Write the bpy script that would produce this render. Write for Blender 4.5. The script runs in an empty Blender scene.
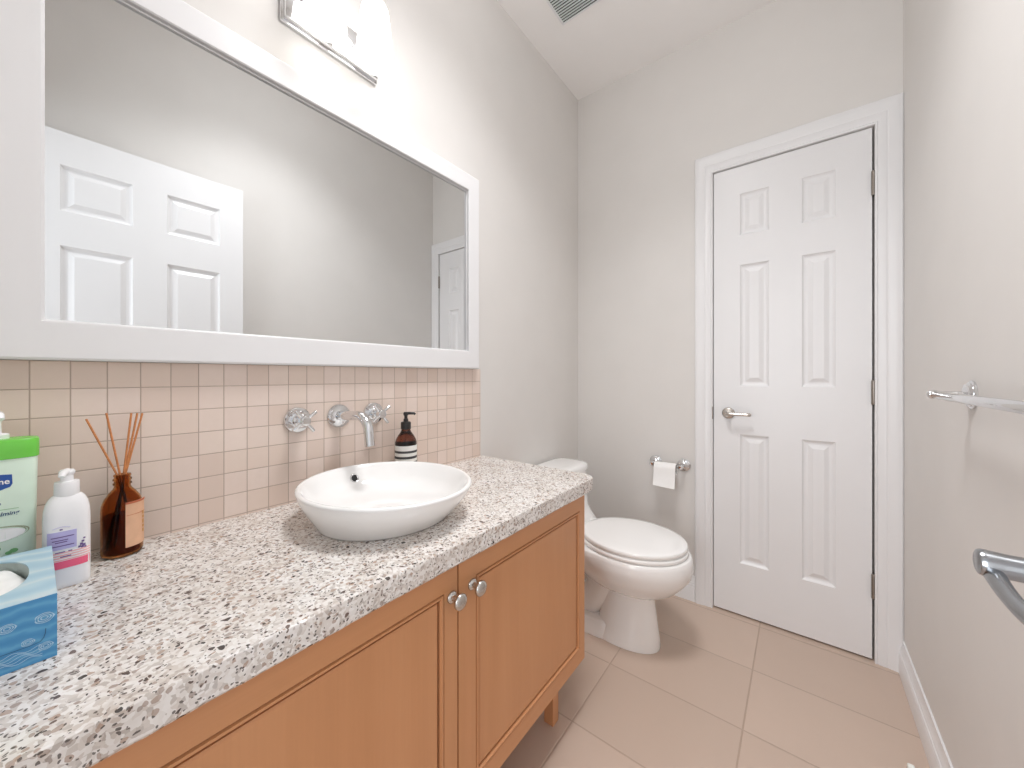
import bpy, bmesh, math, random
from mathutils import Vector, Matrix

# ------------------------------------------------------------------ camera, world, lights, exposure
SC = bpy.context.scene
COL = SC.collection
XL, XR, YB, YF, ZC = -1.0357, .2986, 1.968, -.115, 2.7096      # left, right, back, front, ceiling
CT = .7637                                                     # counter top height
cam_d = bpy.data.cameras.new('camera')
cam = bpy.data.objects.new('camera', cam_d)
COL.objects.link(cam)
cam.location = (0, 0, 1.0903)
cam.rotation_euler = (math.radians(90), 0, math.radians(37.808))
cam_d.sensor_width = 36
cam_d.sensor_fit = 'HORIZONTAL'
cam_d.lens = 36 * 372.2 / 1024
cam_d.shift_y = -8.42 / 1024
cam_d.clip_start = .02
SC.camera = cam

world = bpy.data.worlds.new('world')
SC.world = world
world.use_nodes = True
world.node_tree.nodes['Background'].inputs[0].default_value = (.94, .97, 1, 1)
world.node_tree.nodes['Background'].inputs[1].default_value = .85

def area(name, loc, rot, sx, sy, power, color):
    l = bpy.data.lights.new(name, 'AREA')
    l.shape = 'RECTANGLE'; l.size = sx; l.size_y = sy; l.energy = power; l.color = color
    o = bpy.data.objects.new(name, l); COL.objects.link(o)
    o.location = loc; o.rotation_euler = rot
    return o
# added fill light in the unseen hall, coming in through the open doorway behind the camera
area('added_hall_fill', (-.5, -1.35, 1.25), (math.radians(98), 0, math.radians(-12)), 1.2, 1.5, 29, (.94, .97, 1))
# invented overhead fill that brightens walls and ceiling, no lamp hangs there
lp = bpy.data.lights.new('added_ceiling_fill', 'POINT')
lp.energy = 4.5; lp.shadow_soft_size = .11; lp.color = (.98, .985, 1)
lo = bpy.data.objects.new('added_ceiling_fill', lp); COL.objects.link(lo)
lo.location = (-.36, .74, ZC - .22)
dl = area('added_down_fill', (-.33, .74, ZC - .004), (0, 0, 0), .50, .50, 10.0, (.99, .99, 1))  # added fill from above for counter and floor, no fixture there
dl.data.shape = 'DISK'; dl.data.spread = math.radians(115)

SC.view_settings.view_transform = 'Standard'
SC.view_settings.look = 'None'
SC.view_settings.exposure = 0.04
SC.view_settings.gamma = 1.0
SC.view_settings.use_curve_mapping = False
SC.cycles.use_denoising = True
SC.cycles.max_bounces = 12
SC.cycles.diffuse_bounces = 8
SC.cycles.glossy_bounces = 6
SC.cycles.transmission_bounces = 10
SC.cycles.sample_clamp_indirect = 6
SC.cycles.caustics_reflective = False
SC.cycles.caustics_refractive = False

# ------------------------------------------------------------------ materials
class NT:
    def __init__(s, name):
        s.m = bpy.data.materials.new(name); s.m.use_nodes = True
        s.t = s.m.node_tree; s.p = s.t.nodes['Principled BSDF']
    def n(s, typ, **kw):
        nd = s.t.nodes.new(typ)
        for k, v in kw.items(): setattr(nd, k, v)
        return nd
    def l(s, a, b): s.t.links.new(a, b)
    def math(s, op, a, b=None, c=None):
        nd = s.n('ShaderNodeMath', operation=op)
        for i, x in enumerate((a, b, c)):
            if x is None: continue
            if isinstance(x, (int, float)): nd.inputs[i].default_value = x
            else: s.l(x, nd.inputs[i])
        return nd.outputs[0]
    def pos(s, scale=(1, 1, 1), rot=(0, 0, 0), loc=(0, 0, 0)):
        g = s.n('ShaderNodeNewGeometry'); mp = s.n('ShaderNodeMapping')
        mp.inputs['Scale'].default_value = scale; mp.inputs['Rotation'].default_value = rot
        mp.inputs['Location'].default_value = loc
        s.l(g.outputs['Position'], mp.inputs['Vector'])
        return mp.outputs[0]
    def noise(s, vec, scale, detail=3, rough=.5):
        nd = s.n('ShaderNodeTexNoise'); nd.inputs['Scale'].default_value = scale
        nd.inputs['Detail'].default_value = detail; nd.inputs['Roughness'].default_value = rough
        s.l(vec, nd.inputs['Vector']); return nd.outputs['Fac']
    def ramp(s, fac, stops):
        nd = s.n('ShaderNodeValToRGB'); el = nd.color_ramp.elements
        while len(el) < len(stops): el.new(.5)
        for e, (p, c) in zip(el, stops):
            e.position = p; e.color = (*c, 1) if len(c) == 3 else c
        s.l(fac, nd.inputs[0]); return nd.outputs[0]
    def mix(s, fac, a, b, mode='MIX'):
        nd = s.n('ShaderNodeMix', data_type='RGBA', blend_type=mode)
        for i, x in ((0, fac), (6, a), (7, b)):
            if isinstance(x, (int, float)): nd.inputs[i].default_value = x
            elif isinstance(x, tuple): nd.inputs[i].default_value = (*x, 1)
            else: s.l(x, nd.inputs[i])
        return nd.outputs[2]
    def base(s, c):
        if isinstance(c, tuple): s.p.inputs['Base Color'].default_value = (*c, 1)
        else: s.l(c, s.p.inputs['Base Color'])
    def set(s, **kw):
        for k, v in kw.items():
            s.p.inputs[k.replace('_', ' ')].default_value = v
    def bump(s, h, strength=.3, dist=.002):
        b = s.n('ShaderNodeBump'); b.inputs['Strength'].default_value = strength
        b.inputs['Distance'].default_value = dist
        s.l(h, b.inputs['Height']); s.l(b.outputs[0], s.p.inputs['Normal'])

def simple(name, col, rough=.5, metal=0., noise=.02, scale=30, **kw):
    t = NT(name)
    f = t.noise(t.pos(), scale, 3)
    lo = tuple(max(0, c * (1 - noise)) for c in col); hi = tuple(min(1, c * (1 + noise)) for c in col)
    t.base(t.ramp(f, [(.3, lo), (.7, hi)]))
    t.set(Roughness=rough, Metallic=metal)
    for k, v in kw.items(): t.p.inputs[k.replace('_', ' ')].default_value = v
    return t.m

M = {}
M['wall'] = simple('greige wall paint', (.72, .700, .678), .62, noise=.012, scale=6)
M['ceil'] = simple('white ceiling paint', (.90, .885, .875), .7, noise=.01, scale=5)
M['white'] = simple('white satin paint', (.80, .80, .81), .33, noise=.006, scale=8)
M['ceramic'] = simple('white glazed ceramic', (.88, .875, .865), .07, noise=.004, scale=4, Coat_Weight=.4)
M['seat'] = simple('white gloss plastic', (.89, .885, .875), .12, noise=.004, scale=4)
M['chrome'] = simple('polished chrome', (.76, .765, .775), .06, 1., noise=.01)
M['nickel'] = simple('satin nickel', (.60, .56, .52), .24, 1., noise=.02)
M['steel'] = simple('brushed steel', (.36, .375, .395), .22, 1., noise=.03)
M['hinge'] = simple('hinge metal', (.30, .265, .235), .32, 1., noise=.03)
M['pewter'] = simple('pewter knob metal', (.58, .56, .53), .24, 1., noise=.05, scale=120)
M['mirror'] = simple('mirror silvering', (.79, .805, .81), .004, 1., noise=.0)
M['dark'] = simple('dark shadow gap', (.03, .03, .03), .8)
M['glaze'] = simple('dark brown moulding glaze and door gap shade', (.030, .012, .006), .6)
M['black'] = simple('black plastic', (.018, .016, .016), .3)
M['paper'] = simple('white tissue paper', (.90, .895, .885), .9, noise=.01, scale=90)
M['wplastic'] = simple('white plastic', (.86, .86, .875), .25, noise=.005)
M['rubber'] = simple('pale rubber tip', (.78, .80, .76), .6)
M['reed'] = simple('terracotta reed', (.60, .235, .085), .7, noise=.15, scale=200)
M['kraft'] = simple('tan paper label', (.74, .45, .29), .75, noise=.05, scale=60)
M['kraftred'] = simple('brick red label edge', (.50, .13, .06), .7)
M['gold'] = simple('amber ink', (.60, .30, .06), .6)
M['lilac'] = simple('lilac label print', (.50, .47, .76), .5, noise=.04)
M['ink'] = simple('violet ink', (.16, .10, .28), .6)
M['pink'] = simple('hot pink print', (.90, .13, .24), .45, noise=.03)
M['lpink'] = simple('pale pink print', (.88, .50, .50), .5, noise=.05)
M['green'] = simple('bright green plastic', (.16, .60, .07), .25, noise=.03)
M['mint'] = simple('pale mint plastic', (.66, .80, .68), .28, noise=.05, scale=18)
M['blue'] = simple('deep blue print', (.015, .085, .36), .35, noise=.05)
M['navy'] = simple('navy ink', (.02, .06, .16), .5)
M['leaf'] = simple('leaf green print', (.17, .42, .17), .5, noise=.2, scale=60)
M['sage'] = simple('sage ink', (.33, .37, .25), .5)
M['wprint'] = simple('white print', (.9, .9, .9), .4)
M['boxtop'] = None
M['lace'] = simple('pale lace print', (.42, .63, .79), .5, noise=.06, scale=120)
M['liner'] = simple('grey green card', (.42, .48, .46), .8)
M['slit'] = simple('dark perforation', (.03, .10, .20), .7)
M['stripe'] = simple('black label stripe', (.05, .05, .055), .5)
M['creamlabel'] = simple('off white label', (.84, .83, .80), .5)
M['vent'] = simple('grey green vent metal', (.62, .66, .65), .45, noise=.04)
M['ventshade'] = simple('painted vent shade', (.05, .06, .06), .8)

def m_glass(name, col, rough=.02, ior=1.45):
    t = NT(name); t.base(col); t.set(Roughness=rough, IOR=ior, Transmission_Weight=1.0)
    return t.m
M['amber'] = m_glass('amber glass', (.60, .27, .09), .01, 1.2)
M['amberdark'] = m_glass('dark amber plastic', (.20, .055, .025), .08)
M['oil'] = m_glass('scented oil', (.32, .13, .045), .01, 1.06)

def m_shade():
    t = NT('lit frosted glass')
    t.base((.95, .94, .92)); t.set(Roughness=.4)
    t.p.inputs['Emission Color'].default_value = (1, .985, .965, 1)
    t.p.inputs['Emission Strength'].default_value = 2.5
    return t.m
M['shade'] = m_shade()

def m_boxtop():
    t = NT('tissue box light blue print')
    v = t.pos((1, 1, 1))
    w = t.n('ShaderNodeTexWave', wave_type='BANDS', bands_direction='X')
    w.inputs['Scale'].default_value = 7; w.inputs['Distortion'].default_value = 9
    w.inputs['Detail'].default_value = 3; w.inputs['Detail Scale'].default_value = 1.2
    t.l(v, w.inputs['Vector'])
    t.base(t.ramp(w.outputs['Fac'], [(.0, (.36, .54, .65)), (.5, (.41, .58, .68)), (.85, (.46, .62, .70)), (1, (.56, .67, .72))]))
    t.set(Roughness=.45); return t.m
M['boxtop'] = m_boxtop()
def m_boxside():
    t = NT('tissue box blue print')
    v = t.pos((1, 1, 1))
    w = t.n('ShaderNodeTexWave', wave_type='BANDS', bands_direction='Z')
    w.inputs['Scale'].default_value = 26; w.inputs['Distortion'].default_value = 7
    w.inputs['Detail'].default_value = 3
    t.l(v, w.inputs['Vector'])
    t.base(t.ramp(w.outputs['Fac'], [(.0, (.055, .26, .52)), (.7, (.075, .30, .56)), (1, (.11, .36, .60))]))
    t.set(Roughness=.42); return t.m
M['boxside'] = m_boxside()

def m_wood(name, axis):
    t = NT(name)
    sc = {'z': (13, 13, .9), 'y': (13, .9, 13)}[axis]
    v = t.pos(sc)
    f = t.noise(v, 1.0, 5, .55)
    big = t.noise(t.pos({'z': (5, 5, .5), 'y': (5, .5, 5)}[axis]), 1.0, 2)
    fine = t.noise(t.pos({'z': (260, 260, 6), 'y': (260, 6, 260)}[axis]), 1.0, 2)
    c = t.ramp(f, [(.25, (.59, .285, .128)), (.5, (.64, .315, .148)), (.75, (.68, .35, .172))])
    c = t.mix(t.math('MULTIPLY', big, .35), c, (.54, .235, .098))
    c = t.mix(t.math('MULTIPLY', fine, .16), c, (.38, .16, .065))
    t.base(c); t.set(Roughness=.36)
    t.bump(fine, .05, .001)
    return t.m
M['wood'] = m_wood('honey maple upright grain', 'z')
M['woody'] = m_wood('honey maple level grain', 'y')

def m_granite():
    t = NT('speckled granite')
    v0 = t.pos()
    warp = t.n('ShaderNodeTexNoise'); warp.inputs['Scale'].default_value = 55; warp.inputs['Detail'].default_value = 3
    t.l(v0, warp.inputs['Vector'])
    vm = t.n('ShaderNodeVectorMath', operation='MULTIPLY_ADD')
    t.l(warp.outputs['Color'], vm.inputs[0]); vm.inputs[1].default_value = (.014,) * 3; t.l(v0, vm.inputs[2])
    v = vm.outputs[0]
    def vor(scale, rnd=1.0):
        nd = t.n('ShaderNodeTexVoronoi'); nd.inputs['Scale'].default_value = scale
        nd.inputs['Randomness'].default_value = rnd
        t.l(v, nd.inputs['Vector'])
        sp = t.n('ShaderNodeSeparateColor'); t.l(nd.outputs['Color'], sp.inputs[0])
        return nd.outputs['Distance'], sp.outputs
    # background clouds
    cl = t.noise(v0, 16, 4)
    c = t.ramp(cl, [(.3, (.50, .42, .36)), (.5, (.68, .63, .585)), (.72, (.80, .78, .765))])
    # crystals
    d1, s1 = vor(210)
    c = t.mix(.55, c, t.ramp(s1[0], [(0, (.34, .30, .275)), (.3, (.62, .56, .515)), (.6, (.80, .78, .76)), (1, (.90, .89, .88))]))
    # tan flecks
    d2, s2 = vor(112)
    g2 = t.math('MULTIPLY', t.math('GREATER_THAN', s2[0], .62), t.math('LESS_THAN', d2, .40))
    c = t.mix(t.math('MULTIPLY', g2, .75), c, t.ramp(s2[1], [(0, (.42, .28, .20)), (1, (.28, .235, .21))]))
    # brown black flecks
    d3, s3 = vor(104)
    g3 = t.math('MULTIPLY', t.math('GREATER_THAN', s3[0], .56), t.math('LESS_THAN', d3, t.math('MULTIPLY_ADD', s3[2], .22, .17)))
    c = t.mix(t.math('MULTIPLY', g3, .92), c, t.ramp(s3[1], [(0, (.018, .014, .013)), (.5, (.06, .036, .030)), (1, (.14, .085, .065))]))
    d4, s4 = vor(240)
    g4 = t.math('MULTIPLY', t.math('GREATER_THAN', s4[0], .72), t.math('LESS_THAN', d4, .36))
    c = t.mix(t.math('MULTIPLY', g4, .85), c, (.07, .055, .048))
    t.base(c); t.set(Roughness=.16)
    return t.m
M['granite'] = m_granite()

def m_tile(name, ax, size, off, grout_w, cols, grout, rough, bumpd, cloud):
    t = NT(name)
    g = t.n('ShaderNodeNewGeometry'); sp = t.n('ShaderNodeSeparateXYZ')
    t.l(g.outputs['Position'], sp.inputs[0])
    ms, fl = [], []
    for a, s, o in zip(ax, size, off):
        u = t.math('DIVIDE', t.math('SUBTRACT', sp.outputs[a], o), s)
        fr = t.math('FRACT', u)
        e = t.math('MINIMUM', fr, t.math('SUBTRACT', 1.0, fr))
        ms.append(t.math('MULTIPLY', e, s)); fl.append(t.math('FLOOR', u))
    dist = t.math('MINIMUM', ms[0], ms[1])
    cx = t.n('ShaderNodeCombineXYZ'); t.l(fl[0], cx.inputs[0]); t.l(fl[1], cx.inputs[1])
    wn = t.n('ShaderNodeTexWhiteNoise', noise_dimensions='3D'); t.l(cx.outputs[0], wn.inputs['Vector'])
    c = t.ramp(wn.outputs['Value'], [(i / (len(cols) - 1), x) for i, x in enumerate(cols)])
    n1 = t.noise(t.pos(), cloud, 4, .6)
    c = t.mix(t.math('MULTIPLY', n1, .5), c, cols[0])
    mask = t.math('SMOOTH_MIN', 1.0, t.math('DIVIDE', dist, grout_w), .05)
    mask = t.math('GREATER_THAN', dist, grout_w)
    t.base(t.mix(mask, grout, c)); t.set(Roughness=rough)
    h = t.math('MINIMUM', t.math('DIVIDE', dist, grout_w * 1.8), 1.0)
    t.bump(h, .6, bumpd)
    return t.m
M['floor'] = m_tile('tan ceramic floor tile', (0, 1), (.4285, .296), (-.1415, 1.34), .0024,
                    [(.53, .415, .34), (.58, .455, .375), (.62, .49, .405)], (.44, .335, .265), .30, .0015, 7)
M['tile'] = m_tile('square beige wall tile', (1, 2), (.0447, .0497), (-.003, 1.1165), .0009,
                   [(.71, .58, .505), (.76, .625, .54), (.80, .68, .60), (.77, .645, .58), (.83, .71, .64)], (.47, .37, .305), .38, .0008, 60)

# ------------------------------------------------------------------ mesh helpers
class MB:
    def __init__(s): s.bm = bmesh.new()
    def face(s, vs, mi=0):
        try:
            f = s.bm.faces.new(vs); f.material_index = mi; return f
        except ValueError: return None
    def v(s, p): return s.bm.verts.new(p)
    def box(s, x0, x1, y0, y1, z0, z1, bev=0., seg=2):
        b = bmesh.new()
        bmesh.ops.create_cube(b, size=1)
        for q in b.verts:
            q.co = Vector((x0 + (q.co.x + .5) * (x1 - x0), y0 + (q.co.y + .5) * (y1 - y0), z0 + (q.co.z + .5) * (z1 - z0)))
        if bev:
            bmesh.ops.bevel(b, geom=list(b.edges), offset=bev, segments=seg, profile=.5, affect='EDGES')
        s.merge(b)
    def merge(s, b):
        me = bpy.data.meshes.new('tmp'); b.to_mesh(me); b.free()
        s.bm.from_mesh(me); bpy.data.meshes.remove(me)
    def loft(s, rings, cap0=True, cap1=True, closed=True, loop=False):
        R = [[s.v(p) for p in r] for r in rings]
        n = len(R[0])
        pairs = list(zip(R, R[1:])) + ([(R[-1], R[0])] if loop else [])
        for a, b in pairs:
            for i in range(n if closed else n - 1):
                j = (i + 1) % n
                s.face([a[i], a[j], b[j], b[i]])
        if cap0 and not loop: s.face(list(reversed(R[0])))
        if cap1 and not loop: s.face(R[-1])
    def lathe(s, prof, o, d=(0, 0, 1), n=32, sx=1., sy=1., cap0=True, cap1=True):
        d = Vector(d).normalized(); o = Vector(o)
        q = d.to_track_quat('Z', 'Y')
        rings = []
        for r, h in prof:
            r = max(r, 1e-5)
            rings.append([o + q @ Vector((r * sx * math.cos(2 * math.pi * i / n), r * sy * math.sin(2 * math.pi * i / n), h)) for i in range(n)])
        s.loft(rings, cap0, cap1)
    def tube(s, pts, rad, n=16, flat=1.):
        pts = [Vector(p) for p in pts]
        if not isinstance(rad, (list, tuple)): rad = [rad] * len(pts)
        rings = []; prev = None
        for i, p in enumerate(pts):
            t = (pts[min(i + 1, len(pts) - 1)] - pts[max(i - 1, 0)]).normalized()
            if prev is None:
                up = Vector((0, 0, 1)) if abs(t.z) < .9 else Vector((0, 1, 0))
                a = t.cross(up).normalized()
            else:
                a = (prev - t * prev.dot(t)).normalized()
            prev = a; b = t.cross(a)
            rings.append([p + rad[i] * (a * math.cos(2 * math.pi * k / n) + flat * b * math.sin(2 * math.pi * k / n)) for k in range(n)])
        s.loft(rings)
    def build(s, name, mat, parent=None, smooth=35, weld=False):
        if weld: bmesh.ops.remove_doubles(s.bm, verts=s.bm.verts, dist=1e-6)
        bmesh.ops.recalc_face_normals(s.bm, faces=s.bm.faces)
        if parent is not None:
            off = ROOT[parent.name]
            bmesh.ops.translate(s.bm, verts=s.bm.verts, vec=-off)
        me = bpy.data.meshes.new(name); s.bm.to_mesh(me); s.bm.free()
        for m in (mat if isinstance(mat, list) else [mat]): me.materials.append(m)
        if smooth:
            for p in me.polygons: p.use_smooth = True
            me.set_sharp_from_angle(angle=math.radians(smooth))
        o = bpy.data.objects.new(name, me); COL.objects.link(o)
        if parent is not None:
            o.parent = parent; ROOT[o.name] = ROOT[parent.name]
        else: ROOT[o.name] = Vector((0, 0, 0))
        return o
ROOT = {}
def thing(name, label, cat, loc, group=None, kind=None):
    o = bpy.data.objects.new(name, None); COL.objects.link(o)
    o.empty_display_size = .05
    o.location = loc; o['label'] = label; o['category'] = cat
    if group: o['group'] = group
    if kind: o['kind'] = kind
    ROOT[o.name] = Vector(loc)
    return o
def tag(o, label, cat, group=None, kind=None):
    o['label'] = label; o['category'] = cat
    if group: o['group'] = group
    if kind: o['kind'] = kind
    return o
def struct(mb, name, mat, smooth=0):
    o = mb.build(name, mat, None, smooth); o['kind'] = 'structure'; return o
def subsurf(o, lv=2):
    md = o.modifiers.new('smooth', 'SUBSURF'); md.levels = lv; md.render_levels = lv
def sgnpow(x, e): return math.copysign(abs(x) ** e, x)
def sup(cx, cy, a, b, z, n=2., N=40, t0=0., t1=None):
    if t1 is None: ts = [2 * math.pi * i / N for i in range(N)]
    else: ts = [t0 + (t1 - t0) * i / (N - 1) for i in range(N)]
    return [Vector((cx + a * sgnpow(math.cos(t), 2 / n), cy + b * sgnpow(math.sin(t), 2 / n), z)) for t in ts]
def arc(c, r, a0, a1, n, ax, ay):
    c, ax, ay = Vector(c), Vector(ax), Vector(ay)
    return [c + r * (math.cos(a0 + (a1 - a0) * i / n) * ax + math.sin(a0 + (a1 - a0) * i / n) * ay) for i in range(n + 1)]

# ------------------------------------------------------------------ room shell
def quadbox(name, mat, *b):
    m = MB(); m.box(*b); return struct(m, name, mat)
T = .10
quadbox('floor', M['floor'], XL - T, XR + T, -1.3, YB + T, -.06, 0)
quadbox('ceiling', M['ceil'], XL - T, XR + T, YF - T, YB + T, ZC, ZC + .06)
quadbox('wall_left', M['wall'], XL - T, XL, YF - T, YB + T, 0, ZC)
quadbox('wall_right', M['wall'], XR, XR + T, YF - T, YB + T, 0, ZC)
# back wall with the closet door's opening
DL, DR, DB, DZ = -.3241, .2155, .0075, 2.0388
OL, OR_, OZ = -.3268, .2220, 2.0428
m = MB()
m.box(XL, OL, YB, YB + T, 0, ZC); m.box(OR_, XR, YB, YB + T, 0, ZC); m.box(OL, OR_, YB, YB + T, OZ, ZC)
m.box(OL, OR_, YB + .055, YB + T, 0, OZ)
struct(m, 'wall_back', M['wall'])
# front wall (behind the camera) with the open doorway
m = MB()
m.box(XL, -.46, YF - T, YF, 0, ZC); m.box(.24, XR, YF - T, YF, 0, ZC); m.box(-.46, .24, YF - T, YF, 2.06, ZC)
struct(m, 'wall_front', M['wall'])

def profile_run(mb, prof, frames):
    """prof: list of (o, d); frames: list of functions (o, d) -> point"""
    mb.loft([[f(o, d) for o, d in prof] for f in frames], True, True, closed=True)
cas = [(0, 0), (0, .012), (.005, .0135), (.009, .0105), (.013, .0125), (.030, .0145), (.034, .013), (.040, .0155), (.054, .018), (.064, .0195), (.072, .0175), (.0763, .013), (.0763, 0)]
m = MB()
profile_run(m, cas, [lambda o, d: Vector((OL - o, YB - d, 0)), lambda o, d: Vector((OL - o, YB - d, OZ + o * 1.12)),
                     lambda o, d: Vector((OR_ + o, YB - d, OZ + o * 1.12)), lambda o, d: Vector((OR_ + o, YB - d, 0))])
o = struct(m, 'trim_1', M['white'], 25); o['label'] = 'white moulded casing around the closed back door'
bp = [(0, 0), (.015, 0), (.015, .066), (.0125, .072), (.0135, .078), (.0105, .082), (.0115, .088), (.009, .094), (.0055, .108), (.005, .119), (0, .119)]
m = MB(); profile_run(m, bp, [lambda o, d: Vector((XR - o, -.115, d)), lambda o, d: Vector((XR - o, YB - .0005, d))])
struct(m, 'baseboard_right', M['white'], 25)
m = MB(); profile_run(m, bp, [lambda o, d: Vector((XL, YB - o, d)), lambda o, d: Vector((OL - .0765, YB - o, d))])
struct(m, 'baseboard_back', M['white'], 25)
m = MB(); profile_run(m, bp, [lambda o, d: Vector((XL + o, 1.09, d)), lambda o, d: Vector((XL + o, YB - .016, d))])
struct(m, 'baseboard_left', M['white'], 25)

# ------------------------------------------------------------------ panelled doors
PROF6 = [(.0, .0), (.0025, -.0035), (.007, -.0075), (.012, -.0095), (.019, -.0095), (.035, -.0025), (.037, -.002)]
def panel_slab(mb, u, v, thick, panels, prof, fn, rails=None, dark=()):
    us = sorted({u[0], u[1], *[p[i] for p in panels for i in (0, 1)]})
    vs = sorted({v[0], v[1], *[p[i] for p in panels for i in (2, 3)]})
    P = lambda a, b, w: mb.v(fn(a, b, w))
    for i in range(len(us) - 1):
        for j in range(len(vs) - 1):
            cell = (us[i], us[i + 1], vs[j], vs[j + 1])
            cu, cv = (cell[0] + cell[1]) / 2, (cell[2] + cell[3]) / 2
            if any(p[0] < cu < p[1] and p[2] < cv < p[3] for p in panels): continue
            mi = 0
            if rails and any(a < cv < b for a, b in rails): mi = 1
            mb.face([P(cell[0], cell[2], 0), P(cell[1], cell[2], 0), P(cell[1], cell[3], 0), P(cell[0], cell[3], 0)], mi)
    for p in panels:
        rings = []
        for o, w in prof:
            rings.append([P(p[0] + o, p[2] + o, w), P(p[1] - o, p[2] + o, w), P(p[1] - o, p[3] - o, w), P(p[0] + o, p[3] - o, w)])
        for q, (a, b) in enumerate(zip(rings, rings[1:])):
            for k in range(4):
                j = (k + 1) % 4
                mb.face([a[k], a[j], b[j], b[k]], 2 if q in dark else 1 if (rails and k % 2 == 0) else 0)
        mb.face(rings[-1])
    A = [P(u[0], v[0], 0), P(u[1], v[0], 0), P(u[1], v[1], 0), P(u[0], v[1], 0)]
    B = [P(u[0], v[0], -thick), P(u[1], v[0], -thick), P(u[1], v[1], -thick), P(u[0], v[1], -thick)]
    for k in range(4): mb.face([A[k], B[k], B[(k + 1) % 4], A[(k + 1) % 4]])
    mb.face(list(reversed(B)))
ZR = [(.240, .824), (1.043, 1.592), (1.726, 1.914)]
def lever_set(parent, o, out, along, mat, length=.085, rr=.026):
    """rosette, neck and lever; o = centre on the door face, out = away from the door, along = lever direction"""
    o, out, along = Vector(o), Vector(out), Vector(along)
    m = MB(); m.lathe([(rr, 0), (rr, .003), (rr * .94, .006), (rr * .72, .009), (rr * .5, .0105), (.012, .011)], o, out, 36)
    ros = m.build('handle_rosette', mat, parent)
    m = MB()
    pts = [o + out * .009, o + out * .030] + arc(o + out * .040 + along * .010, .010, math.pi, math.pi * 1.5, 6, along, -out)[1:]
    pts += [o + out * .050 + along * (.03 + (length - .03) * k / 6) - out * (.003 * (k / 6) ** 2) for k in range(7)]
    rad = [.0095, .009] + [.0085] * 6 + [.0072, .0068, .0068, .007, .0074, .0078, .0078]
    pts.append(pts[-1] + along * .004); rad.append(.005)
    m.tube(pts, rad, 18)
    return m.build('handle_lever', mat, parent)

d1 = thing('door_1', 'closed white six panel door in the back wall beside the toilet', 'door', (DL, YB, 0), kind='structure')
m = MB()
pan = [(a, b, z0, z1) for a, b in ((-.2185, -.1095), (.0035, .1105)) for z0, z1 in ZR]
panel_slab(m, (DL, DR), (DB, DZ), .035, pan, PROF6, lambda u, v, w: Vector((u, YB - w, v)))
m.build('door_slab', M['white'], d1, 0)
lever_set(d1, (-.2634, YB, .9177), (0, -1, 0), (1, 0, 0), M['nickel'], .088)
for zc in (1.824, 1.0258, .2868):
    m = MB(); m.lathe([(.0035, -.0475), (.0062, -.0455), (.0066, -.044), (.0066, -.016), (.0060, -.0155), (.0066, -.015), (.0066, .015), (.0060, .0155), (.0066, .016), (.0066, .044), (.0062, .0455), (.0035, .0475)], (.2190, YB - .0045, zc), (0, 0, 1), 16)
    m.box(.2165, .2215, YB - .004, YB + .02, zc - .044, zc + .044)
    h = m.build('hinge', M['hinge'], d1)
    h['label'] = 'metal hinge knuckle'
m = MB(); m.box(OL - .0022, OL + .0006, YB - .0135, YB - .001, .887, .945, .001)
o = m.build('strike_plate', M['hinge'], d1, 30)

# entry door, open against the right wall, seen only in the mirror (its lever shows at the right edge)
EX, EY0, EY1 = .216, -.105, .6587
d2 = thing('door_2', 'open white six panel entry door, seen reflected in the mirror, with steel lever', 'door', (EX, EY0, 0), kind='structure')
m = MB()
pan = [(-b, -a, z0, z1) for a, b in ((.065, .263), (.371, .5635)) for z0, z1 in ZR[:2] + [(1.726, 1.903)]]
panel_slab(m, (-EY1, -EY0), (.008, 2.031), .035, pan, PROF6, lambda u, v, w: Vector((EX - w, -u, v)))
m.build('door_slab', M['white'], d2, 0)
m = MB(); hz, hy = .8955, .608
m.lathe([(.033, 0), (.033, .004), (.030, .008), (.024, .0105), (.017, .012)], (EX, hy, hz), (-1, 0, 0), 40)
m.build('handle_rosette', M['steel'], d2)
m = MB()
m.lathe([(.0175, .010), (.0135, .016), (.0122, .030), (.0122, .048), (.0128, .058), (.0134, .064), (.0134, .067), (.0122, .0695), (.0098, .0705)], (EX, hy, hz), (-1, 0, 0), 32)
m.build('handle_neck', M['steel'], d2)
m = MB()
px = EX - .0610
pts, rad = [], []
for k in range(16):
    f = k / 15
    pts.append((px + .001 - .006 * f + .012 * f ** 2.4, hy - .003 - .125 * f, hz - .0080 - .006 * math.sin(f * math.pi * .9)))
    rad.append(.0078 - .0014 * min(1, f * 2.6) + .0012 * f)
pts.append((px + .0075, hy - .131, hz - .0115)); rad.append(.004)
m.tube(pts, rad, 20, 1.15)
m.build('handle_lever', M['steel'], d2)
for zz in (.0055, -.0045):
    m = MB(); m.box(px - .0084, px - .0072, hy - .0058, hy + .0002, hz + zz - .0018, hz + zz + .0018, .0005)
    m.build('set_screw', M['dark'], d2)

# ------------------------------------------------------------------ mirror
XM = XL + .020
mr = thing('wall_mirror', 'large wall mirror in a flat white frame above the tile backsplash', 'mirror', (XL, .52, 1.1165))
IY0, IY1, IZ0, IZ1 = .011, 1.0231, 1.1845, 1.7995
m = MB()
fp = [(-.004, .0005), (-.004, .0185), (0, .0215), (0, .0315), (.0025, .034), (.058, .034), (.062, .031), (.062, .0005)]
def fr(su, sv):
    ku = .947 if su > 0 else 1.0
    kv = 1.0 if sv > 0 else 1.093
    return lambda o, d: Vector((XL + d, (IY1 + o * ku) if su > 0 else (IY0 - o), (IZ1 + o * kv) if sv > 0 else (IZ0 - o * kv)))
m.loft([[f(o, d) for o, d in fp] for f in (fr(-1, -1), fr(1, -1), fr(1, 1), fr(-1, 1))], loop=True)
m.build('mirror_frame', M['white'], mr, 30)
m = MB(); m.box(XL + .010, XM, IY0 - .003, IY1 + .003, IZ0 - .003, IZ1 + .003)
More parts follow.
